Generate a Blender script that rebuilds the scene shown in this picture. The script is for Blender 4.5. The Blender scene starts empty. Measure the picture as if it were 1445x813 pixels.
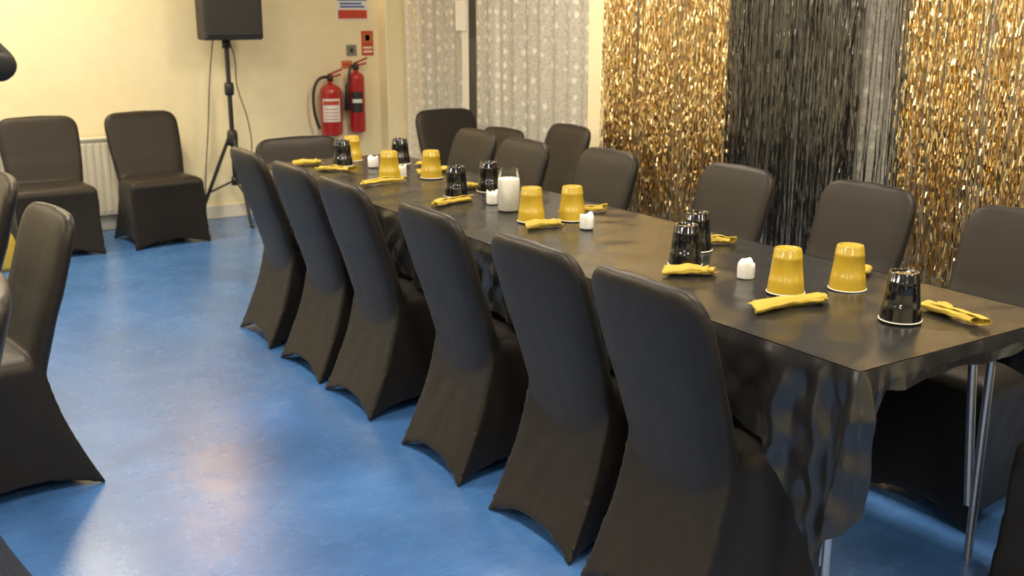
import bpy, bmesh, math, random
from mathutils import Vector, Matrix
D2R = math.pi/180
SC = bpy.context.scene
COL = SC.collection
SC.view_settings.view_transform = 'Standard'

# ---------------------------------------------------------------- materials
def new_mat(name):
    m = bpy.data.materials.new(name); m.use_nodes = True
    nt = m.node_tree
    return m, nt, nt.nodes['Principled BSDF']

def noise(nt, scale, detail=4, rough=0.55, stretch=None, dist=0.0, coord='Object'):
    tc = nt.nodes.new('ShaderNodeTexCoord')
    n = nt.nodes.new('ShaderNodeTexNoise')
    n.inputs['Scale'].default_value = scale
    n.inputs['Detail'].default_value = detail
    n.inputs['Roughness'].default_value = rough
    n.inputs['Distortion'].default_value = dist
    if stretch:
        mp = nt.nodes.new('ShaderNodeMapping'); mp.inputs['Scale'].default_value = stretch
        nt.links.new(tc.outputs[coord], mp.inputs['Vector']); nt.links.new(mp.outputs[0], n.inputs['Vector'])
    else:
        nt.links.new(tc.outputs[coord], n.inputs['Vector'])
    return n

def ramp(nt, fac, stops):
    r = nt.nodes.new('ShaderNodeValToRGB')
    while len(r.color_ramp.elements) > len(stops): r.color_ramp.elements.remove(r.color_ramp.elements[-1])
    while len(r.color_ramp.elements) < len(stops): r.color_ramp.elements.new(0.5)
    for e, (p, c) in zip(r.color_ramp.elements, stops):
        e.position = p; e.color = (c[0], c[1], c[2], 1)
    nt.links.new(fac, r.inputs['Fac'])
    return r

def bump(nt, bs, h, strength, dist):
    b = nt.nodes.new('ShaderNodeBump')
    b.inputs['Strength'].default_value = strength; b.inputs['Distance'].default_value = dist
    nt.links.new(h, b.inputs['Height']); nt.links.new(b.outputs[0], bs.inputs['Normal'])
    return b

def simple(name, col, rough=0.5, metal=0.0, var=0.06, bumpamt=0.0, bscale=60, spec=None, coat=0):
    m, nt, bs = new_mat(name)
    n = noise(nt, 9, 3)
    lo = [c*(1-var) for c in col]; hi = [min(1, c*(1+var)) for c in col]
    r = ramp(nt, n.outputs['Fac'], [(0.3, lo), (0.7, hi)])
    nt.links.new(r.outputs[0], bs.inputs['Base Color'])
    bs.inputs['Roughness'].default_value = rough
    bs.inputs['Metallic'].default_value = metal
    if spec is not None: bs.inputs['Specular IOR Level'].default_value = spec
    if coat: bs.inputs['Coat Weight'].default_value = coat
    if bumpamt:
        n2 = noise(nt, bscale, 4); bump(nt, bs, n2.outputs['Fac'], bumpamt, 0.01)
    return m

# wall
M_wall = simple('cream_wall_paint', (0.83, 0.735, 0.48), 0.6, var=0.03, bumpamt=0.10, bscale=90)
M_trim = simple('white_gloss_paint', (0.74, 0.70, 0.58), 0.35, var=0.02)
M_ceil = simple('ceiling_paint', (0.82, 0.80, 0.72), 0.8, var=0.02)

# floor
M_floor, nt, bs = new_mat('blue_vinyl_floor')
n1 = noise(nt, 1.6, 8, 0.72, (1.0, 1.8, 1), 0.4)
r1 = ramp(nt, n1.outputs['Fac'], [(0.30, (0.045, 0.135, 0.35)), (0.50, (0.058, 0.165, 0.42)), (0.72, (0.085, 0.21, 0.48))])
n2 = noise(nt, 34, 8, 0.8, (0.35, 2.4, 1), 0.4)
r2 = ramp(nt, n2.outputs['Fac'], [(0.35, (0.78, 0.80, 0.84)), (0.65, (1.15, 1.13, 1.11))])
mx = nt.nodes.new('ShaderNodeMix'); mx.data_type = 'RGBA'; mx.blend_type = 'MULTIPLY'; mx.inputs[0].default_value = 1
nt.links.new(r1.outputs[0], mx.inputs[6]); nt.links.new(r2.outputs[0], mx.inputs[7])
nt.links.new(mx.outputs[2], bs.inputs['Base Color'])
n3 = noise(nt, 5, 6, 0.7)
r3 = ramp(nt, n3.outputs['Fac'], [(0.3, (0.22,)*3), (0.7, (0.31,)*3)])
nt.links.new(r3.outputs[0], bs.inputs['Roughness'])
bs.inputs['Specular IOR Level'].default_value = 0.95
bump(nt, bs, n2.outputs['Fac'], 0.04, 0.01)

# spandex
M_spandex, nt, bs = new_mat('black_spandex')
n = noise(nt, 5, 4, 0.6, (1, 1, 0.5))
r = ramp(nt, n.outputs['Fac'], [(0.3, (0.0095, 0.0080, 0.0068)), (0.7, (0.0140, 0.0118, 0.0098))])
nt.links.new(r.outputs[0], bs.inputs['Base Color'])
bs.inputs['Roughness'].default_value = 0.47
bs.inputs['Specular IOR Level'].default_value = 0.34
bs.inputs['Specular Tint'].default_value = (1.0, 0.90, 0.80, 1)
bs.inputs['Sheen Weight'].default_value = 0.03
n2 = noise(nt, 9, 3, 0.5, (1, 1, 0.35), 0.3)
bump(nt, bs, n2.outputs['Fac'], 0.15, 0.02)

# plastic tablecloth
M_cloth, nt, bs = new_mat('black_plastic_sheet')
bs.inputs['Base Color'].default_value = (0.014, 0.014, 0.0145, 1)
bs.inputs['Roughness'].default_value = 0.26
bs.inputs['Specular IOR Level'].default_value = 0.62
na = noise(nt, 3.4, 1, 0.4)
# straight-edged crumple facets (cell pattern) plus soft swell
tc = nt.nodes.new('ShaderNodeTexCoord')
vc = nt.nodes.new('ShaderNodeTexVoronoi'); vc.feature = 'SMOOTH_F1'; vc.inputs['Scale'].default_value = 7.5; vc.inputs['Smoothness'].default_value = 0.25
vc.inputs['Randomness'].default_value = 1.0
nt.links.new(tc.outputs['Object'], vc.inputs['Vector'])
ab2 = nt.nodes.new('ShaderNodeMath'); ab2.operation = 'MULTIPLY'; ab2.inputs[1].default_value = 0.42; nt.links.new(vc.outputs['Distance'], ab2.inputs[0])
ad = nt.nodes.new('ShaderNodeMath'); ad.operation = 'ADD'
nt.links.new(na.outputs['Fac'], ad.inputs[0]); nt.links.new(ab2.outputs[0], ad.inputs[1])
geo = nt.nodes.new('ShaderNodeNewGeometry'); sx = nt.nodes.new('ShaderNodeSeparateXYZ'); nt.links.new(geo.outputs['True Normal'], sx.inputs[0])
az = nt.nodes.new('ShaderNodeMath'); az.operation = 'ABSOLUTE'; nt.links.new(sx.outputs[2], az.inputs[0])
mr = nt.nodes.new('ShaderNodeMapRange'); nt.links.new(az.outputs[0], mr.inputs[0]); mr.inputs[1].default_value = 0.5; mr.inputs[2].default_value = 0.95
mr.inputs[3].default_value = 0.60; mr.inputs[4].default_value = 0.20
b = bump(nt, bs, ad.outputs[0], 0.3, 0.05); nt.links.new(mr.outputs[0], b.inputs['Strength'])

M_gold_foil, nt, bs = new_mat('gold_foil')
n = noise(nt, 40, 2)
r = ramp(nt, n.outputs['Fac'], [(0.3, (0.90, 0.66, 0.30)), (0.7, (1.0, 0.83, 0.51))])
nt.links.new(r.outputs[0], bs.inputs['Base Color'])
bs.inputs['Metallic'].default_value = 1; bs.inputs['Roughness'].default_value = 0.18
M_black_foil, nt, bs = new_mat('black_foil')
bs.inputs['Base Color'].default_value = (0.19, 0.185, 0.18, 1)
bs.inputs['Metallic'].default_value = 0.95; bs.inputs['Roughness'].default_value = 0.2

# lace
M_lace, nt, bs = new_mat('white_lace')
bs.inputs['Base Color'].default_value = (0.76, 0.72, 0.62, 1); bs.inputs['Roughness'].default_value = 0.9
tc = nt.nodes.new('ShaderNodeTexCoord')
mp = nt.nodes.new('ShaderNodeMapping'); mp.inputs['Scale'].default_value = (0.0, 1, 0.8); nt.links.new(tc.outputs['Object'], mp.inputs['Vector'])
vo = nt.nodes.new('ShaderNodeTexVoronoi'); vo.inputs['Scale'].default_value = 15; vo.inputs['Randomness'].default_value = 0.35
nt.links.new(mp.outputs[0], vo.inputs['Vector'])
rv = ramp(nt, vo.outputs['Distance'], [(0.18, (0.95,)*3), (0.32, (0.62,)*3)])
nn = noise(nt, 70, 4, 0.7)
rn = ramp(nt, nn.outputs['Fac'], [(0.42, (0.72,)*3), (0.58, (1.0,)*3)])
mm = nt.nodes.new('ShaderNodeMath'); mm.operation = 'MULTIPLY'
nt.links.new(rv.outputs[0], mm.inputs[0]); nt.links.new(rn.outputs[0], mm.inputs[1])
nt.links.new(mm.outputs[0], bs.inputs['Alpha'])

M_glass_dark = simple('night_window_glass', (0.15, 0.14, 0.125), 0.15, var=0.05)
M_gold_cup = simple('mustard_plastic', (0.50, 0.335, 0.026), 0.27, var=0.03, coat=0.25)
M_black_cup = simple('black_plastic_gloss', (0.006, 0.006, 0.006), 0.12, var=0.05, coat=0.5)
M_white = simple('white_plastic', (0.74, 0.71, 0.62), 0.4, var=0.03)
M_napkin = simple('mustard_paper', (0.49, 0.345, 0.045), 0.85, var=0.10, bumpamt=0.35, bscale=25)
M_wax = simple('white_wax', (0.84, 0.82, 0.76), 0.5, var=0.02)
M_glass, nt, bs = new_mat('clear_glass')
gl = nt.nodes.new('ShaderNodeBsdfGlossy'); gl.inputs['Roughness'].default_value = 0.05
tr = nt.nodes.new('ShaderNodeBsdfTransparent'); tr.inputs[0].default_value = (0.93, 0.93, 0.90, 1)
lw = nt.nodes.new('ShaderNodeLayerWeight'); lw.inputs[0].default_value = 0.25
mg = nt.nodes.new('ShaderNodeMath'); mg.operation = 'MULTIPLY'; mg.inputs[1].default_value = 0.7; nt.links.new(lw.outputs['Fresnel'], mg.inputs[0])
ms = nt.nodes.new('ShaderNodeMixShader')
nt.links.new(mg.outputs[0], ms.inputs[0]); nt.links.new(tr.outputs[0], ms.inputs[1]); nt.links.new(gl.outputs[0], ms.inputs[2])
nt.links.new(ms.outputs[0], nt.nodes['Material Output'].inputs['Surface'])
M_steel = simple('grey_steel_tube', (0.52, 0.52, 0.52), 0.3, metal=0.9, var=0.05)
M_dark = simple('black_metal', (0.018, 0.018, 0.018), 0.45, var=0.1)
M_speaker = simple('speaker_housing', (0.020, 0.019, 0.018), 0.6, var=0.1, bumpamt=0.2, bscale=200)
M_red = simple('extinguisher_red', (0.40, 0.018, 0.018), 0.25, var=0.05, coat=0.4)
M_redsign = simple('sign_red', (0.50, 0.05, 0.02), 0.5)
M_orange = simple('sign_orange', (0.55, 0.18, 0.05), 0.5)
M_blue = simple('sign_blue', (0.03, 0.10, 0.42), 0.5)
M_signwhite = simple('sign_white', (0.75, 0.73, 0.67), 0.5, var=0.02)
M_grey = simple('grey_plate', (0.22, 0.20, 0.17), 0.5)
M_board = simple('table_board', (0.25, 0.2, 0.15), 0.6, var=0.15)
M_jacket = simple('black_jacket', (0.012, 0.012, 0.014), 0.8, var=0.2, bumpamt=0.3, bscale=20)
M_trouser = simple('dark_trousers', (0.02, 0.022, 0.03), 0.85, var=0.2)
M_skin = simple('skin', (0.45, 0.26, 0.17), 0.5, var=0.06)
M_hair = simple('dark_hair', (0.02, 0.013, 0.008), 0.6, var=0.3)
M_bag = simple('gold_plastic_bag', (0.55, 0.38, 0.05), 0.4, var=0.15, bumpamt=0.6, bscale=12)
M_lamp, nt, bs = new_mat('lamp_diffuser')
bs.inputs['Emission Color'].default_value = (1, 0.86, 0.62, 1); bs.inputs['Emission Strength'].default_value = 6
M_bulb, nt, bs = new_mat('wall_light_glass')
bs.inputs['Emission Color'].default_value = (1, 0.62, 0.28, 1); bs.inputs['Emission Strength'].default_value = 70

# ---------------------------------------------------------------- helpers
def obj_from(name, verts, faces, mat, smooth=False, parent=None):
    me = bpy.data.meshes.new(name); me.from_pydata([tuple(v) for v in verts], [], faces); me.update()
    if mat: me.materials.append(mat)
    if smooth: me.polygons.foreach_set('use_smooth', [True]*len(me.polygons))
    o = bpy.data.objects.new(name, me); COL.objects.link(o)
    if parent: o.parent = parent
    return o

def fix_normals(o):
    bm = bmesh.new(); bm.from_mesh(o.data); bmesh.ops.recalc_face_normals(bm, faces=bm.faces); bm.to_mesh(o.data); bm.free()

def box(name, lo, hi, mat, parent=None, bevel=0.0):
    bm = bmesh.new(); bmesh.ops.create_cube(bm, size=1)
    for v in bm.verts:
        v.co = Vector([lo[i] + (v.co[i]+0.5)*(hi[i]-lo[i]) for i in range(3)])
    if bevel: bmesh.ops.bevel(bm, geom=bm.edges[:], offset=bevel, segments=3, profile=0.5, affect='EDGES')
    me = bpy.data.meshes.new(name); bm.to_mesh(me); bm.free(); me.materials.append(mat)
    o = bpy.data.objects.new(name, me); COL.objects.link(o)
    if parent: o.parent = parent
    return o

def empty(name, loc=(0, 0, 0), rz=0):
    e = bpy.data.objects.new(name, None); COL.objects.link(e); e.location = loc; e.rotation_euler = (0, 0, rz)
    e.empty_display_size = 0.1
    return e

def lathe_data(profile, seg=32, closed=False):
    vs, fs = [], []
    n = len(profile)
    for r, z in profile:
        for k in range(seg):
            a = 2*math.pi*k/seg; vs.append((r*math.cos(a), r*math.sin(a), z))
    for i in range(n-1):
        for k in range(seg):
            fs.append((i*seg+k, i*seg+(k+1) % seg, (i+1)*seg+(k+1) % seg, (i+1)*seg+k))
    return vs, fs

def lathe(name, profile, mat, seg=32, parent=None, loc=(0, 0, 0)):
    vs, fs = lathe_data(profile, seg)
    o = obj_from(name, vs, fs, mat, True, parent); o.location = loc
    return o

def tube(name, pts, r, mat, parent=None, smooth=True):
    cu = bpy.data.curves.new(name, 'CURVE'); cu.dimensions = '3D'; cu.bevel_depth = r; cu.bevel_resolution = 4; cu.use_fill_caps = True
    if smooth and len(pts) > 2:
        sp = cu.splines.new('NURBS'); sp.points.add(len(pts)-1)
        for p, q in zip(sp.points, pts): p.co = (q[0], q[1], q[2], 1)
        sp.order_u = 3; sp.use_endpoint_u = True; sp.resolution_u = 8
    else:
        sp = cu.splines.new('POLY'); sp.points.add(len(pts)-1)
        for p, q in zip(sp.points, pts): p.co = (q[0], q[1], q[2], 1)
    cu.materials.append(mat)
    o = bpy.data.objects.new(name, cu); COL.objects.link(o)
    if parent: o.parent = parent
    return o

# ---------------------------------------------------------------- room
XW, YB, XL, YF, ZC = 4.05, 7.90, -3.6, -3.0, 2.75
box('floor', (XL-0.1, YF-0.1, -0.1), (XW+0.1, YB+0.1, 0), M_floor)
box('ceiling', (XL-0.1, YF-0.1, ZC), (XW+0.1, YB+0.1, ZC+0.1), M_ceil)
box('wall_back', (XL-0.1, YB, 0), (XW+0.1, YB+0.1, ZC), M_wall)
box('wall_right', (XW, YF, 0), (XW+0.1, YB, ZC), M_wall)
box('wall_left', (XL-0.1, YF, 0), (XL, YB, ZC), M_wall)
box('wall_front', (XL-0.1, YF-0.1, 0), (XW+0.1, YF, ZC), M_wall)
box('baseboard_back', (XL, YB-0.02, 0), (3.83, YB, 0.10), M_trim, bevel=0.004)
box('trim_1', (3.84, YB-0.14, 0), (XW, YB, ZC), M_wall, bevel=0.008)
box('trim_2', (4.0, YB-0.20, 0), (XW, YB-0.14, ZC), M_trim, bevel=0.006)

# windows on the right wall
def window(idx, y0, y1):
    w = empty('window_%d' % idx)
    box('glass', (XW-0.018, y0, 0.35), (XW-0.008, y1, 2.35), M_glass_dark, w)
    f = 0.05
    box('frame_bottom', (XW-0.035, y0, 0.30), (XW-0.001, y1, 0.36), M_trim, w, 0.004)
    box('frame_top', (XW-0.035, y0, 2.33), (XW-0.001, y1, 2.40), M_trim, w, 0.004)
    n = 2
    for i in range(n+1):
        yy = y0 + (y1-y0)*i/n
        box('mullion_%d' % i, (XW-0.036, yy-f/2, 0.36), (XW-0.001, yy+f/2, 2.33), M_trim, w, 0.004)
window(1, 5.25, 7.55)
window(2, 2.6, 5.05)
window(3, 0.0, 2.4)
box('trim_3', (3.93, 6.66, 0.0), (3.945, 6.74, 2.5), M_trim, bevel=0.004)
box('trim_4', (3.95, 5.06, 0.0), (3.97, 5.26, 2.5), M_wall, bevel=0.004)

def lace(y0, y1, x=3.972, amp=0.015, freq=40, seed=0):
    rnd = random.Random(seed)
    ny = int((y1-y0)/0.012); nz = 12
    ph = [rnd.uniform(0, 6.28) for _ in range(3)]
    vs, fs = [], []
    for i in range(ny+1):
        y = y0 + (y1-y0)*i/ny
        for j in range(nz+1):
            z = 0.10 + 2.38*j/nz
            a = amp*(1.2 - 0.3*j/nz)
            xx = x + a*math.sin(freq*y+ph[0]+0.5*math.sin(z*2)) + 0.5*a*math.sin(freq*0.43*y+ph[1])
            vs.append((xx, y, z))
    for i in range(ny):
        for j in range(nz):
            a = i*(nz+1)+j; fs.append((a, a+nz+1, a+nz+2, a+1))
    return obj_from('lace_curtain', vs, fs, M_lace, True)
lace(6.76, 7.68, seed=1); lace(5.28, 6.64, seed=2); lace(1.0, 5.05, seed=3)
tube('curtain_rail', [(3.955, 0.2, 2.49), (3.955, 7.7, 2.49)], 0.012, M_trim)

def foil(y0, y1, mat, n, seed, x=3.89, zt=2.46, zb=0.36, crinkle=1.0, gaps=(), wr=(0.0030, 0.0065)):
    rnd = random.Random(seed)
    vs, fs = [], []
    for k in range(n):
        y = y0 + (y1-y0)*rnd.random()
        skip = False
        for g0, g1, p in gaps:
            if g0 < y < g1 and rnd.random() < p: skip = True
        if skip: continue
        w = rnd.uniform(*wr)
        xo = x + rnd.uniform(-0.028, 0.028)
        zend = zb + rnd.uniform(-0.06, 0.08) + (0.25*rnd.random() if rnd.random() < 0.12 else 0)
        seg = 0.025 / max(crinkle, 0.5)
        L = int((zt-zend)/seg)
        a = rnd.uniform(-0.8, 0.8); dx = dy = 0
        bias = rnd.gauss(-0.15, 0.6)
        vx = rnd.uniform(-0.003, 0.003)
        for i in range(L+1):
            z = zt - (zt-zend)*i/L + rnd.uniform(-0.3, 0.3)*seg*(0 < i < L)
            a = bias + 0.4*(a-bias) + rnd.gauss(0, 0.50*crinkle)
            dy += rnd.gauss(0, 0.0013) + (-dy*0.08)
            dx += rnd.gauss(0, 0.0014) + (-dx*0.08)
            cx, cy = xo+dx, y+dy+vx*i*0.2
            tilt = rnd.uniform(-0.004, 0.004)*crinkle
            vs.append((cx+math.sin(a)*w/2+tilt, cy+math.cos(a)*w/2, z))
            vs.append((cx-math.sin(a)*w/2+tilt, cy-math.cos(a)*w/2, z+rnd.uniform(-0.003, 0.003)))
            if i:
                b = len(vs)-4; fs.append((b, b+1, b+3, b+2))
    b = len(vs)
    vs += [(x, y0, zt-0.03), (x, y1, zt-0.03), (x, y1, zt+0.03), (x, y0, zt+0.03)]; fs.append((b, b+1, b+2, b+3))
    return obj_from('foil_fringe_curtain', vs, fs, mat, False)
foil(3.98, 5.02, M_gold_foil, 600, 11, gaps=((4.35, 4.43, 0.75), (4.7, 4.75, 0.6), (4.10, 4.14, 0.6)))
foil(2.95, 4.00, M_black_foil, 500, 12, crinkle=0.58, gaps=((2.97, 3.20, 0.75), (3.5, 3.55, 0.6), (3.75, 3.79, 0.6)))
foil(1.90, 2.95, M_gold_foil, 580, 13, gaps=((2.55, 2.62, 0.8), (2.3, 2.35, 0.6), (2.78, 2.82, 0.6)))
foil(0.85, 1.90, M_black_foil, 420, 14, crinkle=0.58)

# hanging paper tags on the window post
tags = empty('paper_notice')
box('sheet_1', (3.918, 6.66, 1.39), (3.9285, 6.80, 1.60), M_signwhite, tags)
box('sheet_2', (3.914, 6.70, 1.62), (3.9285, 6.77, 1.85), M_signwhite, tags)

# radiator
rad = empty('radiator')
box('panel', (0.7, YB-0.10, 0.12), (2.15, YB-0.05, 0.66), M_trim, rad, 0.01)
for i in range(28):
    x = 0.74+i*0.05
    box('fin_%d' % i, (x, YB-0.108, 0.15), (x+0.028, YB-0.098, 0.63), M_trim, rad, 0.003)
box('bracket_1', (0.8, YB-0.06, 0.2), (0.85, YB-0.023, 0.6), M_trim, rad)
box('bracket_2', (2.0, YB-0.06, 0.2), (2.05, YB-0.023, 0.6), M_trim, rad)
box('grille', (0.7, YB-0.11, 0.655), (2.15, YB-0.03, 0.672), M_trim, rad, 0.003)
tube('pipe_left', [(0.72, YB-0.07, 0.14), (0.72, YB-0.07, 0.0)], 0.009, M_trim, rad)
tube('pipe_right', [(2.13, YB-0.07, 0.14), (2.13, YB-0.07, 0.0)], 0.009, M_trim, rad)

# ---------------------------------------------------------------- signs
def sign(name, x, z0, z1, w, base, bands):
    e = empty(name)
    box('plate', (x-w/2, YB-0.0065, z0), (x+w/2, YB-0.0005, z1), base, e)
    for i, (a, b, c, d, m) in enumerate(bands):
        box('band_%d' % i, (x-w/2+w*a, YB-0.0080, z0+(z1-z0)*c), (x-w/2+w*b, YB-0.0060, z0+(z1-z0)*d), m, e)
sign('first_aid_sign', 3.62, 1.455, 1.80, 0.26, M_signwhite, [(0.03, 0.97, 0.03, 0.22, M_redsign), (0.03, 0.97, 0.42, 0.97, M_blue), (0.1, 0.9, 0.27, 0.31, M_blue), (0.1, 0.8, 0.34, 0.38, M_blue)])
sign('fire_point_sign', 3.74, 1.18, 1.37, 0.10, M_redsign, [(0.15, 0.85, 0.55, 0.9, M_orange), (0.3, 0.7, 0.6, 0.85, M_signwhite), (0.12, 0.88, 0.12, 0.2, M_signwhite), (0.12, 0.88, 0.28, 0.36, M_signwhite)])
sign('light_switch_plate', 3.60, 1.18, 1.265, 0.085, M_grey, [(0.35, 0.65, 0.3, 0.7, M_dark)])
sign('extinguisher_label_sign', 3.555, 1.085, 1.145, 0.09, M_orange, [(0.1, 0.9, 0.4, 0.6, M_redsign)])

# ---------------------------------------------------------------- fire extinguishers
def extinguisher(x, z0, h, r, co2=False):
    e = empty('fire_extinguisher', (x, YB-0.03-r, z0))
    prof = [(0.001, 0.0), (r*0.85, 0.0), (r*0.97, 0.01), (r, 0.03), (r, h-r*0.9)]
    for i in range(1, 8):
        a = i/8*math.pi/2; prof.append((r*math.cos(a)+0.016*(i/8), h-r*0.9+r*0.85*math.sin(a)))
    prof += [(0.02, h), (0.02, h+0.03), (0.001, h+0.03)]
    lathe('cylinder', prof, M_red, 32, e)
    lathe('valve', [(0.001, h+0.02), (0.024, h+0.02), (0.024, h+0.05), (0.015, h+0.06), (0.015, h+0.075), (0.001, h+0.075)], M_dark, 16, e)
    tube('carry_handle', [(-0.01, 0, h+0.05), (0.04, 0, h+0.055), (0.09, 0, h+0.065)], 0.008, M_red, e)
    tube('squeeze_lever', [(-0.02, 0, h+0.065), (0.04, 0, h+0.085), (0.10, 0, h+0.105)], 0.008, M_red, e)
    def wrap(name, z0_, z1_, ang, mat, dr):
        vs, fs = [], []
        for i in range(13):
            a = -math.pi*0.62 + (i/12-0.5)*ang
            for z in (z0_, z1_): vs.append(((r+dr)*math.cos(a), (r+dr)*math.sin(a), z))
        for i in range(12): fs.append((2*i, 2*i+2, 2*i+3, 2*i+1))
        obj_from(name, vs, fs, mat, True, e)
    if not co2:
        wrap('label', h*0.28, h*0.72, 1.7, M_signwhite, 0.0012)
        wrap('label_band', h*0.60, h*0.68, 1.5, M_redsign, 0.002)
        for i in range(4): wrap('label_text_%d' % i, h*(0.32+0.065*i), h*(0.335+0.065*i), 1.3, M_redsign, 0.002)
        tube('hose', [(-0.02, -0.01, h+0.05), (-0.09, -0.02, h+0.06), (-0.15, -0.02, h-0.03), (-0.155, -0.02, h-0.18), (-0.13, -0.02, h-0.30), (-0.11, -0.02, h-0.34)], 0.012, M_dark, e)
    else:
        wrap('label', h*0.34, h*0.68, 1.4, M_dark, 0.0012)
        wrap('label_band', h*0.50, h*0.56, 1.2, M_signwhite, 0.002)
        tube('horn_pipe', [(-0.02, -0.01, h+0.05), (-0.06, -0.03, h+0.05), (-0.075, -0.03, h-0.02), (-0.08, -0.03, h-0.10)], 0.010, M_dark, e)
        lathe('horn', [(0.012, 0), (0.016, -0.05), (0.026, -0.20), (0.022, -0.20), (0.010, -0.02)], M_dark, 20, e, (-0.09, -0.02, h-0.09))
    box('wall_bracket', (-0.02, r*0.6, h*0.4), (0.02, r+0.029, h*0.8), M_dark, e)
    return e
extinguisher(3.36, 0.58, 0.40, 0.085)
extinguisher(3.59, 0.59, 0.47, 0.064, True)

# ---------------------------------------------------------------- loudspeaker
sp = empty('loudspeaker_on_stand', (2.50, 7.60, 0), 0)
def prism(name, pts, z0, z1, mat, parent, bevel=0.012):
    bm = bmesh.new()
    lo = [bm.verts.new((p[0], p[1], z0)) for p in pts]; hi = [bm.verts.new((p[0], p[1], z1)) for p in pts]
    bm.faces.new(lo); bm.faces.new(hi)
    for i in range(len(pts)): bm.faces.new((lo[i], lo[(i+1) % len(pts)], hi[(i+1) % len(pts)], hi[i]))
    bmesh.ops.recalc_face_normals(bm, faces=bm.faces)
    bmesh.ops.bevel(bm, geom=bm.edges[:], offset=bevel, segments=3, profile=0.5, affect='EDGES')
    me = bpy.data.meshes.new(name); bm.to_mesh(me); bm.free(); me.materials.append(mat)
    o = bpy.data.objects.new(name, me); COL.objects.link(o); o.parent = parent
    return o
prism('cabinet', [(-0.21, -0.20), (0.21, -0.20), (0.21, -0.02), (0.13, 0.17), (-0.13, 0.17), (-0.21, -0.02)], 1.33, 1.98, M_speaker, sp, 0.02)
box('front_grille', (-0.19, -0.212, 1.36), (0.19, -0.198, 1.95), M_dark, sp, 0.005)
lathe('pole_socket', [(0.001, 1.27), (0.03, 1.27), (0.03, 1.335), (0.001, 1.335)], M_dark, 20, sp)
tube('pole', [(0, 0, 1.33), (0, 0, 0.30)], 0.017, M_dark, sp)
lathe('upper_collar', [(0.001, 0.94), (0.03, 0.94), (0.034, 0.97), (0.034, 1.0), (0.03, 1.03), (0.001, 1.03)], M_dark, 20, sp)
lathe('hub', [(0.001, 0.58), (0.034, 0.58), (0.038, 0.61), (0.038, 0.66), (0.03, 0.69), (0.001, 0.69)], M_dark, 20, sp)
lathe('lower_hub', [(0.001, 0.29), (0.028, 0.29), (0.028, 0.35), (0.001, 0.35)], M_dark, 20, sp)
for i, (lx, ly) in enumerate(((0.20, 0.20), (-0.27, 0.10), (0.02, -0.24))):
    tube('leg_%d' % i, [(0.1*lx, 0.1*ly, 0.63), (lx, ly, 0.012)], 0.013, M_dark, sp)
    tube('brace_%d' % i, [(0.05*lx, 0.05*ly, 0.32), (0.62*lx, 0.62*ly, 0.245)], 0.008, M_dark, sp)
    tube('foot_%d' % i, [(lx*0.97, ly*0.97, 0.03), (lx*1.03, ly*1.03, 0.014)], 0.014, M_dark, sp)
tube('cable_1', [(-0.06, 0.1, 1.34), (-0.11, 0.08, 1.1), (-0.14, 0.1, 0.7), (-0.19, 0.12, 0.3), (-0.2, 0.12, 0.01)], 0.004, M_dark, sp)
tube('cable_2', [(0.05, 0.1, 1.34), (0.10, 0.1, 1.2), (0.08, 0.1, 1.0), (0.16, 0.08, 0.75), (0.17, 0.06, 0.45), (0.05, 0.03, 0.33)], 0.004, M_dark, sp)

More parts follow.
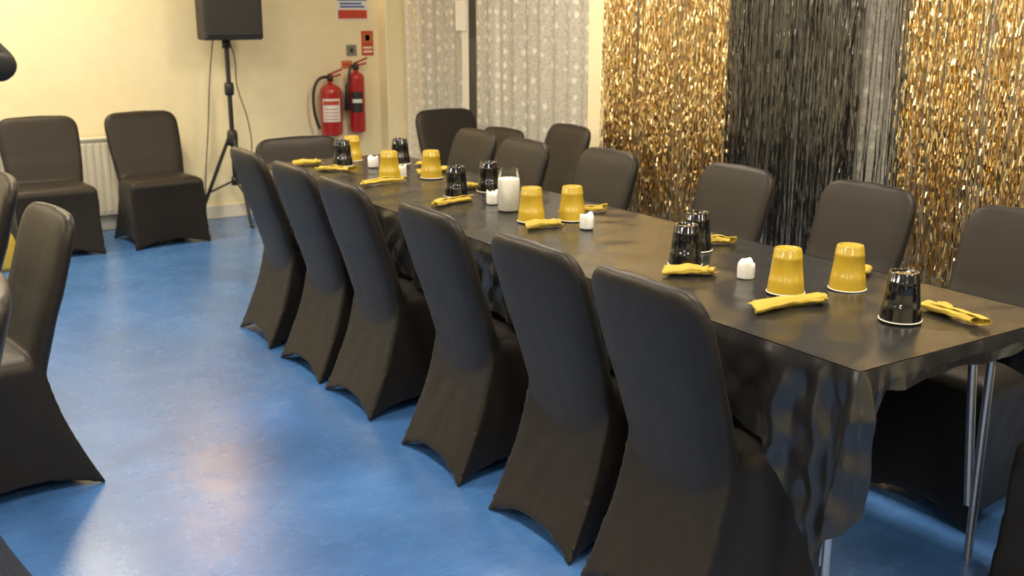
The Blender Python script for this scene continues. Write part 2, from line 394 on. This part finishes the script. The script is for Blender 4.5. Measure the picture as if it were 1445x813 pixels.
# ---------------------------------------------------------------- covered banquet chair
def sgn(v): return 1 if v >= 0 else -1
def chair_mesh():
    vs, fs = [], []
    N = 16; rings = []
    T = [0, 0.08, 0.18, 0.3, 0.45, 0.6, 0.75, 0.9, 1.0]
    ztop = 0.435
    def ringpts(t, inset=0.0):
        fl = (1-t)**1.5
        xb = 0.150 - 0.150*fl + inset; xf = 0.485 + 0.035*fl - inset
        wb = 0.198 + 0.022*fl - inset; wf = 0.218 + 0.010*fl - inset
        P = []
        cor = [(xb, -wb), (xf, -wf), (xf, wf), (xb, wb)]
        for k in range(4):
            a, b = cor[k], cor[(k+1) % 4]
            ex, ey = b[0]-a[0], b[1]-a[1]
            L = math.hypot(ex, ey); nx, ny = -ey/L, ex/L
            arch = (0.05, 0.05, 0.05, 0.06)[k]
            ins = (0.04, 0.02, 0.04, 0.022)[k]
            for i in range(N):
                s = i/N; q = math.sin(math.pi*s)**0.8 if 0 < s < 1 else 0
                P.append((a[0]+ex*s+nx*ins*q*(1-t)**1.0, a[1]+ey*s+ny*ins*q*(1-t), arch*q))
        return P
    for t in T:
        P = ringpts(t); base = len(vs)
        for (x, y, zb) in P: vs.append((x, y, zb + (ztop-zb)*t))
        rings.append(base)
    for ins, z in ((0.012, 0.462), (0.04, 0.478), (0.10, 0.485)):
        P = ringpts(1, ins); base = len(vs)
        for (x, y, zb) in P: vs.append((x, y, z))
        rings.append(base)
    M = 4*N
    for a, b in zip(rings[:-1], rings[1:]):
        for k in range(M): fs.append((a+k, a+(k+1) % M, b+(k+1) % M, b+k))
    c = len(vs); vs.append((0.31, 0, 0.487))
    for k in range(M): fs.append((rings[-1]+k, rings[-1]+(k+1) % M, c))
    c = len(vs); vs.append((0.27, 0, 0.10))
    for k in range(M): fs.append((rings[0]+(k+1) % M, rings[0]+k, c))
    # back
    H = 0.915; K = 40; prev = None
    zs = [0.30, 0.36, 0.42, 0.48, 0.54, 0.60, 0.66, 0.72, 0.77, 0.81, 0.84, 0.865, 0.885, 0.90, 0.909, 0.914]
    first = None
    for z in zs:
        u = (z-0.36)/(H-0.36)
        xo = 0.150 - 0.165*max(u, 0)**1.08
        th = 0.085 - 0.022*u
        if z < 0.42: th = 0.09
        hw = 0.190 + 0.030*math.sin(min(max(u, 0), 1)*math.pi*0.62)
        if z > 0.81:
            q = (z-0.81)/(H-0.81); f = max(0, 1-q**2.6)**(1/2.6)
            hw = hw*(0.56+0.44*f); th = th*(0.35+0.65*max(0, 1-q**4)**0.5)
        xc = xo + (0.060 if z > 0.6 else 0.07)/2 + 0.004
        base = len(vs)
        for k in range(K):
            a = 2*math.pi*k/K; ca, sa = math.cos(a), math.sin(a)
            e = 2/3.6
            px = th/2*sgn(ca)*abs(ca)**e; py = hw*sgn(sa)*abs(sa)**e
            px += -0.014*(1-(py/hw)**2 if hw > 0 else 0)*0.8
            vs.append((xc+px, py, z))
        if prev is not None:
            for k in range(K): fs.append((prev+k, prev+(k+1) % K, base+(k+1) % K, base+k))
        else: first = base
        prev = base
    c = len(vs); vs.append((0.017, 0, 0.920))
    for k in range(K): fs.append((prev+k, prev+(k+1) % K, c))
    c = len(vs); vs.append((0.19, 0, 0.30))
    for k in range(K): fs.append((first+(k+1) % K, first+k, c))
    o = obj_from('tmp_chair', vs, fs, M_spandex)
    fix_normals(o)
    m = o.modifiers.new('r', 'REMESH'); m.mode = 'VOXEL'; m.voxel_size = 0.009
    s = o.modifiers.new('s', 'SMOOTH'); s.factor = 0.5; s.iterations = 6
    dg = bpy.context.evaluated_depsgraph_get()
    me = bpy.data.meshes.new_from_object(o.evaluated_get(dg))
    zm = min(v.co.z for v in me.vertices)
    for v in me.vertices:
        if v.co.z < 0.3: v.co.z -= zm*(1-v.co.z/0.3)
        x, y, z = v.co
        if 0.03 < z < 0.46:
            k = math.sin(math.pi*(z-0.03)/0.43)
            if x > 0.12: v.co.y += 0.0015*k*math.sin(60*(x+0.5*z))*sgn(y)
            else: v.co.x += 0.0012*k*math.sin(48*y+14*z*sgn(y))
    me.polygons.foreach_set('use_smooth', [True]*len(me.polygons))
    me.name = 'covered_chair'
    if not me.materials: me.materials.append(M_spandex)
    bpy.data.objects.remove(o)
    return me
CH = chair_mesh()
def chair(x, y, deg, sz=1.0, sw=1.0):
    o = bpy.data.objects.new('banquet_chair', CH); COL.objects.link(o)
    o.location = (x, y, 0); o.rotation_euler = (0, 0, deg*D2R); o.scale = (1, sw, sz)
for y, r, dx in ((1.94, 0, 0.0), (2.43, 1, 0), (3.05, -1, 0), (3.74, 0, 0), (4.24, 1, 0), (4.81, -1, 0)):
    chair(1.615+dx, y, r, 1.0)
for x, y, r, s in ((3.27, 1.93, 180, 1), (3.28, 2.57, 181, 1), (3.20, 3.17, 179, 1), (3.07, 3.87, 180, 1), (3.00, 4.47, 181, 0.99), (3.07, 5.06, 180, 0.98),
                (3.70, 5.05, 178, 0.97), (3.60, 5.62, 185, 0.90)):
    chair(x, y, r, s, 0.97)
chair(3.60, 6.44, -92, 0.96, 1.05)
chair(2.31, 5.90, -90, 0.90, 1.18)          # head of table, far
chair(2.72, 0.97, 90)          # head of table, near
chair(1.85, 7.60, -86, 0.94, 1.14); chair(1.19, 7.60, -90, 0.94, 1.14)     # against the back wall
chair(0.32, 2.76, 176); chair(0.62, 3.73, 188); chair(0.60, 4.55, 180)

# ---------------------------------------------------------------- tables
def folding_table(x0, x1, y0, y1, h=0.742):
    e = empty('folding_table')
    box('top', (x0, y0, h-0.03), (x1, y1, h), M_board, e, 0.006)
    for k, (yy, s) in enumerate(((y0+0.13, 1), (y1-0.13, -1))):
        for j, xx in enumerate((x0+0.10, x1-0.07)):
            tube('leg_%d_%d_a' % (k, j), [(xx, yy, h-0.03), (xx, yy, 0.03), (xx, yy, 0.0)], 0.0125, M_steel, e, False)
            tube('leg_%d_%d_b' % (k, j), [(xx, yy+s*0.065, h-0.03), (xx, yy+s*0.05, 0.5), (xx, yy+s*0.018, 0.16)], 0.0125, M_steel, e)
        tube('crossbar_%d' % k, [(x0+0.10, yy, 0.69), (x1-0.07, yy, 0.69)], 0.010, M_steel, e)
        tube('stay_%d' % k, [((x0+x1)/2, yy, 0.69), ((x0+x1)/2, yy+s*0.35, h-0.03)], 0.008, M_steel, e)
    return e

def cloth(x0, x1, y0, y1, z, Ll, Ln, Lr, Lf, boost=0.2, seed=3):
    rnd = random.Random(seed)
    vs, fs = [], []
    nx, ny = 36, int((y1-y0)/0.025)
    for i in range(nx+1):
        for j in range(ny+1):
            u, v = i/nx, j/ny
            x = x0+(x1-x0)*u; y = y0+(y1-y0)*v
            ed = min(1, 12*min(u, 1-u))*min(1, 40*min(v, 1-v))
            dz = 0.0022*math.sin(9*x+5*math.sin(2.3*y))*math.sin(4*y+3*math.sin(3*x)) + 0.0014*math.sin(31*y+4*math.sin(5*x)) + 0.0016*max(0, 1-abs(u-0.5)*22)
            for cy in (0.2, 0.42, 0.63, 0.84):
                dz += 0.003*max(0, 1-abs(v-cy)*ny*0.55)
            vs.append((x, y, z+max(dz, -0.001)*ed+0.0005))
    for i in range(nx):
        for j in range(ny):
            a = i*(ny+1)+j; fs.append((a, a+ny+1, a+ny+2, a+1))
    path = []
    st = 0.006
    def seg(ax, ay, bx, by, nxx, nyy, tag):
        n = max(2, int(math.hypot(bx-ax, by-ay)/st))
        for i in range(n): path.append((ax+(bx-ax)*i/n, ay+(by-ay)*i/n, nxx, nyy, tag))
    c = 0.012
    def arc(cx, cy, a0, a1, tag):
        for i in range(8):
            a = (a0+(a1-a0)*i/8)*D2R; path.append((cx+c*math.cos(a), cy+c*math.sin(a), math.cos(a), math.sin(a), tag))
    seg(x0, y1-c, x0, y0+c, -1, 0, 'L'); arc(x0+c, y0+c, 180, 270, 'C')
    seg(x0+c, y0, x1-c, y0, 0, -1, 'N'); arc(x1-c, y0+c, 270, 360, 'D')
    seg(x1, y0+c, x1, y1-c, 1, 0, 'R'); arc(x1-c, y1-c, 0, 90, 'E')
    seg(x1-c, y1, x0+c, y1, 0, 1, 'F'); arc(x0+c, y1-c, 90, 180, 'G')
    S = [0]
    for p, q in zip(path[:-1], path[1:]): S.append(S[-1]+math.hypot(q[0]-p[0], q[1]-p[1]))
    sc = [s for s, p in zip(S, path) if p[4] == 'C']; sc = sum(sc)/len(sc)
    base = len(vs); NT = 28
    ph = [rnd.uniform(0, 6.28) for _ in range(8)]
    for s, (px, py, ax, ay, tag) in zip(S, path):
        d = s-sc
        bl = {'L': Ll, 'C': Ln, 'N': Ln, 'D': (Ln+Lr)/2, 'R': Lr, 'E': Lr, 'F': Lf, 'G': Lf}[tag]
        g = 0
        dd = d+0.045
        if tag in 'LC' and dd <= 0:
            g = max(0, 1-abs(dd)/0.20)**1.1; L = Ll + boost*g
        elif tag in 'LCN':
            g = max(0, 1-dd/0.13); L = Ln + (Ll+boost-Ln)*g
        else: L = bl
        L += (0.010*math.sin(17*s+ph[0]) + 0.006*math.sin(43*s+ph[1]))*(0.4 if tag in 'NC' or abs(d) < 0.2 else 1)
        L = max(L, 0.03)
        cg = math.exp(-(d/0.14)**2)
        for k in range(NT+1):
            t = k/NT
            h = L*t
            wave = 0.013*math.sin(20*s+ph[2]+1.2*math.sin(7*s)) + 0.005*math.sin(47*s+ph[3])
            # diagonal tension creases (triangle-wave ridges)
            tri = abs(((9*s+7*h+ph[4]) % 1.0)-0.5)*2
            tri2 = abs(((6.5*s-8*h+ph[5]) % 1.0)-0.5)*2
            wave += 0.007*(tri-0.5)+0.006*(tri2-0.5)
            wave *= min(1, h/0.12)
            pleat = cg*(0.022*math.sin(50*d+0.6+3*h)+0.010*math.sin(104*d-5*h))*min(1, h/0.10)
            off = 0.006 + 0.04*h + wave + 0.010*min(1, h/0.03) + pleat + cg*0.07*h
            off = max(off, 0.004 + 0.01*t)
            gx = gy = 0
            if tag in 'CN' and d > 0:
                gx = -d*min(1, h/0.25)*0.85*cg; off *= (1-0.3*cg)
            if tag == 'L' and d < 0:
                gy = -min(0.05, abs(d)*0.35)*cg*min(1, h/0.3)
            vs.append((px+ax*off+gx, py+ay*off+gy, z - h))
    n = len(path)
    for i in range(n):
        a = base+i*(NT+1); b = base+((i+1) % n)*(NT+1)
        for k in range(NT): fs.append((a+k, b+k, b+k+1, a+k+1))
    o = obj_from('tablecloth', vs, fs, M_cloth, True)
    return o

TX0, TX1, TY0, TY1 = 1.905, 2.71, 1.49, 5.42
ym = (TY0+TY1)/2
folding_table(TX0+0.006, TX1-0.006, TY0+0.006, ym)
folding_table(TX0+0.006, TX1-0.006, ym+0.003, TY1-0.006)
TZ = 0.75
cloth(TX0, TX1, TY0, TY1, TZ, 0.24, 0.055, 0.18, 0.15, 0.31)
folding_table(-0.72, 0.03, 2.3, 4.1); folding_table(-0.72, 0.03, 4.103, 5.9)
cloth(-0.725, 0.035, 2.295, 5.905, TZ, 0.2, 0.15, 0.2, 0.15, 0.05, 9)

# ---------------------------------------------------------------- cups
def cup_profile():
    H = 0.130; p = []
    R0, R1 = 0.0535, 0.0395
    p += [(R0-0.002, 0.002), (R0-0.001, 0.0), (R0+0.0015, 0.0), (R0+0.0025, 0.0015), (R0+0.0015, 0.0030), (R0, 0.0034)]
    def R(z): return R0+(R1-R0)*z/H
    for z in (0.012, 0.03, 0.044): p.append((R(z), z))
    p += [(R(0.045)-0.0009, 0.0455), (R(0.098)-0.0009, 0.098), (R(0.0995), 0.0995), (R(0.108), 0.108), (R(0.1095)-0.0009, 0.1095),
          (R(0.126)-0.0009, 0.126), (R1-0.003, H), (R1-0.007, H), (R1-0.0085, H-0.004), (0.0005, H-0.004)]
    return p
cup_me = {}
def cup(x, y, kind):
    e = empty('party_cup', (x, y, TZ+0.0042), random.random()*6)
    for part in ('body', 'rim'):
        key = (kind, part)
        if key not in cup_me:
            P = cup_profile()
            pr = P[5:] if part == 'body' else P[:6]
            v, f = lathe_data(pr, 40)
            me = bpy.data.meshes.new('cup_'+kind+'_'+part); me.from_pydata(v, [], f)
            me.materials.append((M_gold_cup if kind == 'gold' else M_black_cup) if part == 'body' else M_white)
            me.polygons.foreach_set('use_smooth', [True]*len(me.polygons))
            try: me.set_sharp_from_angle(angle=0.6)
            except Exception: pass
            cup_me[key] = me
        o = bpy.data.objects.new(part, cup_me[key]); COL.objects.link(o); o.parent = e
random.seed(5)
for x, y, k in ((2.322, 1.704, 'black'), (2.461, 1.996, 'gold'), (2.279, 2.066, 'gold'), (2.441, 2.622, 'black'), (2.266, 2.482, 'black'),
                (2.401, 3.283, 'gold'), (2.253, 3.345, 'gold'), (2.479, 4.022, 'black'), (2.291, 3.989, 'black'), (2.451, 4.507, 'gold'),
                (2.27, 4.595, 'gold'), (2.544, 5.017, 'black'), (2.257, 5.11, 'black'), (2.38, 5.26, 'gold')):
    cup(x, y, k)

# jar candle
j = empty('jar_candle', (2.303, 3.584, TZ+0.0042))
lathe('glass', [(0.040, 0.0), (0.044, 0.001), (0.046, 0.004), (0.046, 0.165), (0.0450, 0.1665)], M_glass, 40, j)
lathe('wax', [(0.001, 0.0005), (0.0430, 0.0005), (0.0440, 0.004), (0.0440, 0.126), (0.040, 0.130), (0.001, 0.126)], M_wax, 40, j)
tube('wick', [(0, 0, 0.124), (0.002, 0, 0.138)], 0.0012, M_dark, j)

def tealight(x, y, seed):
    rnd = random.Random(seed)
    vs, fs = [], []; seg = 28
    prof = [(0.001, 0), (0.025, 0), (0.0265, 0.003), (0.0265, 0.040), (0.025, 0.051), (0.021, 0.049), (0.012, 0.043), (0.001, 0.042)]
    for i, (r, z) in enumerate(prof):
        for k in range(seg):
            a = 2*math.pi*k/seg
            w = 1+0.05*math.sin(3*a+seed)+0.04*math.sin(7*a)
            zz = z+(0.006*math.sin(2*a+seed)+0.003*math.sin(5*a) if i in (3, 4, 5) else 0)
            vs.append((r*w*math.cos(a), r*w*math.sin(a), zz))
    for i in range(len(prof)-1):
        for k in range(seg): fs.append((i*seg+k, i*seg+(k+1) % seg, (i+1)*seg+(k+1) % seg, (i+1)*seg+k))
    e = empty('tealight_candle', (x, y, TZ+0.0042))
    obj_from('body', vs, fs, M_wax, True, e)
    lathe('flame_tip', [(0.001, 0.040), (0.005, 0.043), (0.006, 0.047), (0.003, 0.053), (0.0005, 0.057)], M_white, 12, e)
for i, (x, y) in enumerate(((2.303, 2.249), (2.346, 3.114), (2.323, 3.741), (2.346, 4.625), (2.367, 4.978))): tealight(x, y, i)

# napkins: paper napkin loosely rolled and squashed; one end fans out in soft pleats
def napkin(ax, ay, bx, by, seed, r0=0.021, r1=0.014):
    rnd = random.Random(seed*7+1)
    L = math.hypot(bx-ax, by-ay); ang = math.atan2(by-ay, bx-ax)
    vs, fs = [], []
    NS, NA = 26, 60
    turns = 1.6
    flip = 1 if seed % 2 else -1
    bend = rnd.uniform(-0.009, 0.009)
    p1, p2 = rnd.uniform(0, 6), rnd.uniform(0, 6)
    for i in range(NS+1):
        t = i/NS
        fan = max(0, 1-t/0.50)**1.15
        tail = max(0, (t-0.75)/0.25)
        R = r0+(r1-r0)*t + 0.0014*math.sin(9*t+seed) + 0.002*tail
        for k in range(NA+1):
            q = k/NA
            a = turns*2*math.pi*q - 1.9
            cr = 1+0.05*math.sin(5*a+p1+4*t)+0.035*math.sin(9*a-p2-7*t)
            rr = R*(0.5+0.5*q)*cr
            y = rr*math.cos(a)*(1.45+0.95*fan+0.2*tail)
            z = max(rr*math.sin(a)*(0.80-0.35*fan), -R*0.7*(1-0.5*fan))+R*0.75*(1-0.45*fan)
            z += 0.0028*fan*(1+math.sin(14*q*3.1+p1)) + 0.001*math.sin(22*t+7*q+p2)
            ex = (0.046*(q-0.5)+0.016*math.cos(a))*(1 if t < 0.5 else 0.7)*flip
            x = (t-0.5)*(L-0.02)+ex*abs(2*t-1)**1.5
            y += bend*math.sin(math.pi*t)
            vs.append((x, y*flip, max(z, 0.0008)))
    for i in range(NS):
        for k in range(NA):
            a = i*(NA+1)+k; fs.append((a, a+1, a+NA+2, a+NA+1))
    o = obj_from('paper_napkin', vs, fs, M_napkin, True)
    o.location = ((ax+bx)/2, (ay+by)/2, TZ+0.0042); o.rotation_euler = (0, 0, ang)
    s = o.modifiers.new('thick', 'SOLIDIFY'); s.thickness = 0.0012
    return o
NP = [(2.055, 1.973, 2.30, 1.930), (2.48, 1.74, 2.442, 1.545), (2.56, 2.085, 2.69, 2.10), (2.520, 2.69, 2.62, 2.62), (2.14, 2.42, 2.26, 2.33),
      (2.45, 3.42, 2.63, 3.36), (2.16, 3.235, 2.30, 3.205), (2.09, 3.828, 2.29, 3.849), (2.35, 4.115, 2.49, 4.135), (2.069, 4.475, 2.30, 4.48),
      (2.443, 4.63, 2.639, 4.66), (2.091, 5.03, 2.21, 4.88), (2.05, 5.25, 2.19, 5.22), (2.58, 4.90, 2.69, 4.86)]
for i, a in enumerate(NP): napkin(*a, i)

# gold bag on the floor by the back wall
vs, fs = lathe_data([(0.001, 0), (0.10, 0.0), (0.13, 0.03), (0.135, 0.12), (0.11, 0.22), (0.05, 0.27), (0.035, 0.29), (0.06, 0.34), (0.075, 0.36)], 40)
nv = []
for (x, y, z) in vs:
    a = math.atan2(y, x); k = 1+0.10*math.sin(5*a+z*20)+0.06*math.sin(11*a-z*30)
    nv.append((x*k*0.8, y*k*0.6, z+0.01*math.sin(4*a)*(z > 0.05)))
o = obj_from('gold_plastic_bag', nv, fs, M_bag, True); o.location = (0.80, 6.98, 0)

# ---------------------------------------------------------------- person (standing at the left, elbow raised)
def skin_obj(name, pts, edges, radii, mat, parent, sub=2, root=0):
    me = bpy.data.meshes.new(name); me.from_pydata(pts, edges, []); me.update()
    o = bpy.data.objects.new(name, me); COL.objects.link(o); o.parent = parent
    m = o.modifiers.new('skin', 'SKIN')
    sv = me.skin_vertices[0].data
    for i, r in enumerate(radii):
        rr = r if isinstance(r, tuple) else (r, r)
        sv[i].radius = rr; sv[i].use_root = (i == root)
    s = o.modifiers.new('sub', 'SUBSURF'); s.levels = sub; s.render_levels = sub
    me.materials.append(mat)
    m.use_smooth_shade = True
    return o
P = empty('standing_person', (0.565, 6.42, 0), -33*D2R)
skin_obj('jacket', [(0, 0, 0.95), (0, 0.01, 1.12), (0, 0, 1.30), (0, 0, 1.44), (0, 0, 1.51),
                    (0.17, 0, 1.42), (0.385, -0.03, 1.225), (0.22, -0.26, 1.33),
                    (-0.17, 0, 1.42), (-0.27, 0.0, 1.14), (-0.25, -0.12, 0.92)],
         [(0, 1), (1, 2), (2, 3), (3, 4), (3, 5), (5, 6), (6, 7), (3, 8), (8, 9), (9, 10)],
         [(0.16, 0.11), (0.15, 0.11), (0.17, 0.12), (0.12, 0.09), (0.06, 0.06), 0.085, 0.090, 0.05, 0.075, 0.056, 0.045], M_jacket, P)
skin_obj('trousers', [(0, 0, 0.96), (0.10, 0, 0.84), (0.11, -0.01, 0.48), (0.12, 0.01, 0.07), (-0.10, 0, 0.84), (-0.11, -0.01, 0.48), (-0.12, 0.01, 0.07)],
         [(0, 1), (1, 2), (2, 3), (0, 4), (4, 5), (5, 6)], [(0.15, 0.11), 0.10, 0.068, 0.05, 0.10, 0.068, 0.05], M_trouser, P)
for s, nm in ((1, 'left'), (-1, 'right')):
    skin_obj('shoe_'+nm, [(s*0.12, 0.05, 0.045), (s*0.12, -0.05, 0.042), (s*0.13, -0.17, 0.035)], [(0, 1), (1, 2)], [0.045, 0.045, 0.035], M_dark, P)
skin_obj('neck', [(0, 0, 1.47), (0, -0.01, 1.58)], [(0, 1)], [0.055, 0.05], M_skin, P)
bm = bmesh.new(); bmesh.ops.create_uvsphere(bm, u_segments=32, v_segments=24, radius=1)
for v in bm.verts:
    x, y, z = v.co
    w = 0.075*(1-0.18*max(0, -z)**1.5); d = 0.095
    nz = z*0.118; ny = y*d; nx_ = x*w
    if y < -0.5:
        ny *= 0.96
        if abs(x) < 0.16 and -0.25 < z < 0.12: ny -= 0.022*(1-abs(x)/0.16)*(0.12-z)/0.37
        if 0.05 < z < 0.25 and 0.2 < abs(x) < 0.6: ny += 0.008
        if z < -0.7: ny -= 0.01
    v.co = (nx_, ny, nz)
me = bpy.data.meshes.new('head'); bm.to_mesh(me); bm.free(); me.materials.append(M_skin)
me.polygons.foreach_set('use_smooth', [True]*len(me.polygons))
h = bpy.data.objects.new('head', me); COL.objects.link(h); h.parent = P; h.location = (0, -0.02, 1.665)
def ball(name, loc, r, mat, parent, sc=(1, 1, 1)):
    bm = bmesh.new(); bmesh.ops.create_uvsphere(bm, u_segments=20, v_segments=14, radius=r)
    me = bpy.data.meshes.new(name); bm.to_mesh(me); bm.free(); me.materials.append(mat)
    me.polygons.foreach_set('use_smooth', [True]*len(me.polygons))
    o = bpy.data.objects.new(name, me); COL.objects.link(o); o.parent = parent; o.location = loc; o.scale = sc
    return o
for s, nm in ((1, 'left'), (-1, 'right')):
    ball('eye_'+nm, (s*0.029, -0.098, 1.675), 0.012, M_white, P)
    ball('iris_'+nm, (s*0.029, -0.107, 1.675), 0.005, M_dark, P)
    ball('ear_'+nm, (s*0.076, -0.01, 1.665), 0.022, M_skin, P, (0.4, 0.8, 1.3))
ball('mouth', (0, -0.103, 1.612), 0.02, M_redsign, P, (1.1, 0.3, 0.28))
bm = bmesh.new(); bmesh.ops.create_uvsphere(bm, u_segments=32, v_segments=24, radius=1)
for v in bm.verts:
    x, y, z = v.co
    if y < -0.2 and z < 0.45: v.co = (x*0.070, y*0.080, z*0.10)
    else: v.co = (x*0.084, y*0.105+0.004, z*0.126)
me = bpy.data.meshes.new('hair'); bm.to_mesh(me); bm.free(); me.materials.append(M_hair)
me.polygons.foreach_set('use_smooth', [True]*len(me.polygons))
h = bpy.data.objects.new('hair', me); COL.objects.link(h); h.parent = P; h.location = (0, -0.01, 1.675)
def hand(name, wrist, d, up, side, parent):
    d = Vector(d).normalized(); up = Vector(up); up = (up-d*up.dot(d)).normalized(); sd = d.cross(up)*side
    W = Vector(wrist)
    skin_obj(name+'_palm', [tuple(W), tuple(W+d*0.045), tuple(W+d*0.085)], [(0, 1), (1, 2)], [(0.025, 0.02), (0.038, 0.016), (0.036, 0.014)], M_skin, parent)
    for i, (o_, l) in enumerate(((0.030, 0.070), (0.010, 0.078), (-0.010, 0.072), (-0.029, 0.056))):
        b = W+d*0.085+sd*o_
        skin_obj('%s_finger_%d' % (name, i), [tuple(b-d*0.01), tuple(b+d*l*0.45-up*0.006), tuple(b+d*l*0.75-up*0.02), tuple(b+d*l*0.9-up*0.035)], [(0, 1), (1, 2), (2, 3)], [0.0095, 0.009, 0.008, 0.007], M_skin, parent, 1)
    b = W+d*0.03+sd*0.03
    skin_obj(name+'_thumb', [tuple(b), tuple(b+d*0.025+sd*0.025-up*0.01), tuple(b+d*0.055+sd*0.03-up*0.02)], [(0, 1), (1, 2)], [0.012, 0.010, 0.008], M_skin, parent, 1)
hand('left_hand', (0.19, -0.30, 1.35), (-0.35, -0.5, 0.3), (0.3, 0, 1), -1, P)
hand('right_hand', (-0.25, -0.135, 0.88), (0.02, -0.15, -1), (-1, 0, 0), 1, P)

# ---------------------------------------------------------------- lamps
def lamp(x, y, lx, ly, power, col=(1, 0.885, 0.72)):
    e = empty('ceiling_lamp', (x, y, 0))
    box('housing', (-lx/2-0.03, -ly/2-0.03, ZC-0.06), (lx/2+0.03, ly/2+0.03, ZC-0.001), M_trim, e, 0.006)
    box('diffuser', (-lx/2, -ly/2, ZC-0.068), (lx/2, ly/2, ZC-0.058), M_lamp, e)
    ld = bpy.data.lights.new('tube_light', 'AREA'); ld.shape = 'RECTANGLE'; ld.size = lx; ld.size_y = ly
    ld.energy = power; ld.color = col
    o = bpy.data.objects.new('tube_light', ld); COL.objects.link(o); o.parent = e; o.location = (0, 0, ZC-0.08)
for x in (-1.6, 0.9, 3.0):
    for y in (-0.8, 2.0, 4.6):
        lamp(x, y, 0.3, 1.2, 45)
lamp(1.0, 6.9, 0.6, 0.3, 44, (1, 0.84, 0.58)); lamp(-1.2, 6.9, 0.6, 0.3, 50, (1, 0.84, 0.58))
wl = empty('wall_lamp', (2.27, 7.80, 2.28))
lathe('backplate', [(0.001, -0.11), (0.05, -0.11), (0.05, -0.09), (0.001, -0.09)], M_trim, 24, wl)
box('bracket', (-0.03, 0.05, -0.11), (0.03, 0.099, -0.05), M_trim, wl, 0.004)
lathe('globe', [(0.001, -0.09)]+[(0.085*math.sin(a*math.pi/12), -0.085*math.cos(a*math.pi/12)) for a in range(1, 12)]+[(0.001, 0.085)], M_bulb, 24, wl)

w = bpy.data.worlds.new('World'); SC.world = w; w.use_nodes = True
w.node_tree.nodes['Background'].inputs[0].default_value = (0.05, 0.05, 0.06, 1)
w.node_tree.nodes['Background'].inputs[1].default_value = 0.5

# ---------------------------------------------------------------- camera
cd = bpy.data.cameras.new('camera'); cam = bpy.data.objects.new('camera', cd); COL.objects.link(cam)
cam.location = (0, 0, 1.55); cam.rotation_euler = ((90-14.79)*D2R, 0, -32.9*D2R)
cd.sensor_width = 36; cd.lens = 1500/1445*36
cd.dof.use_dof = True; cd.dof.focus_distance = 3.0; cd.dof.aperture_fstop = 4.5
SC.camera = cam
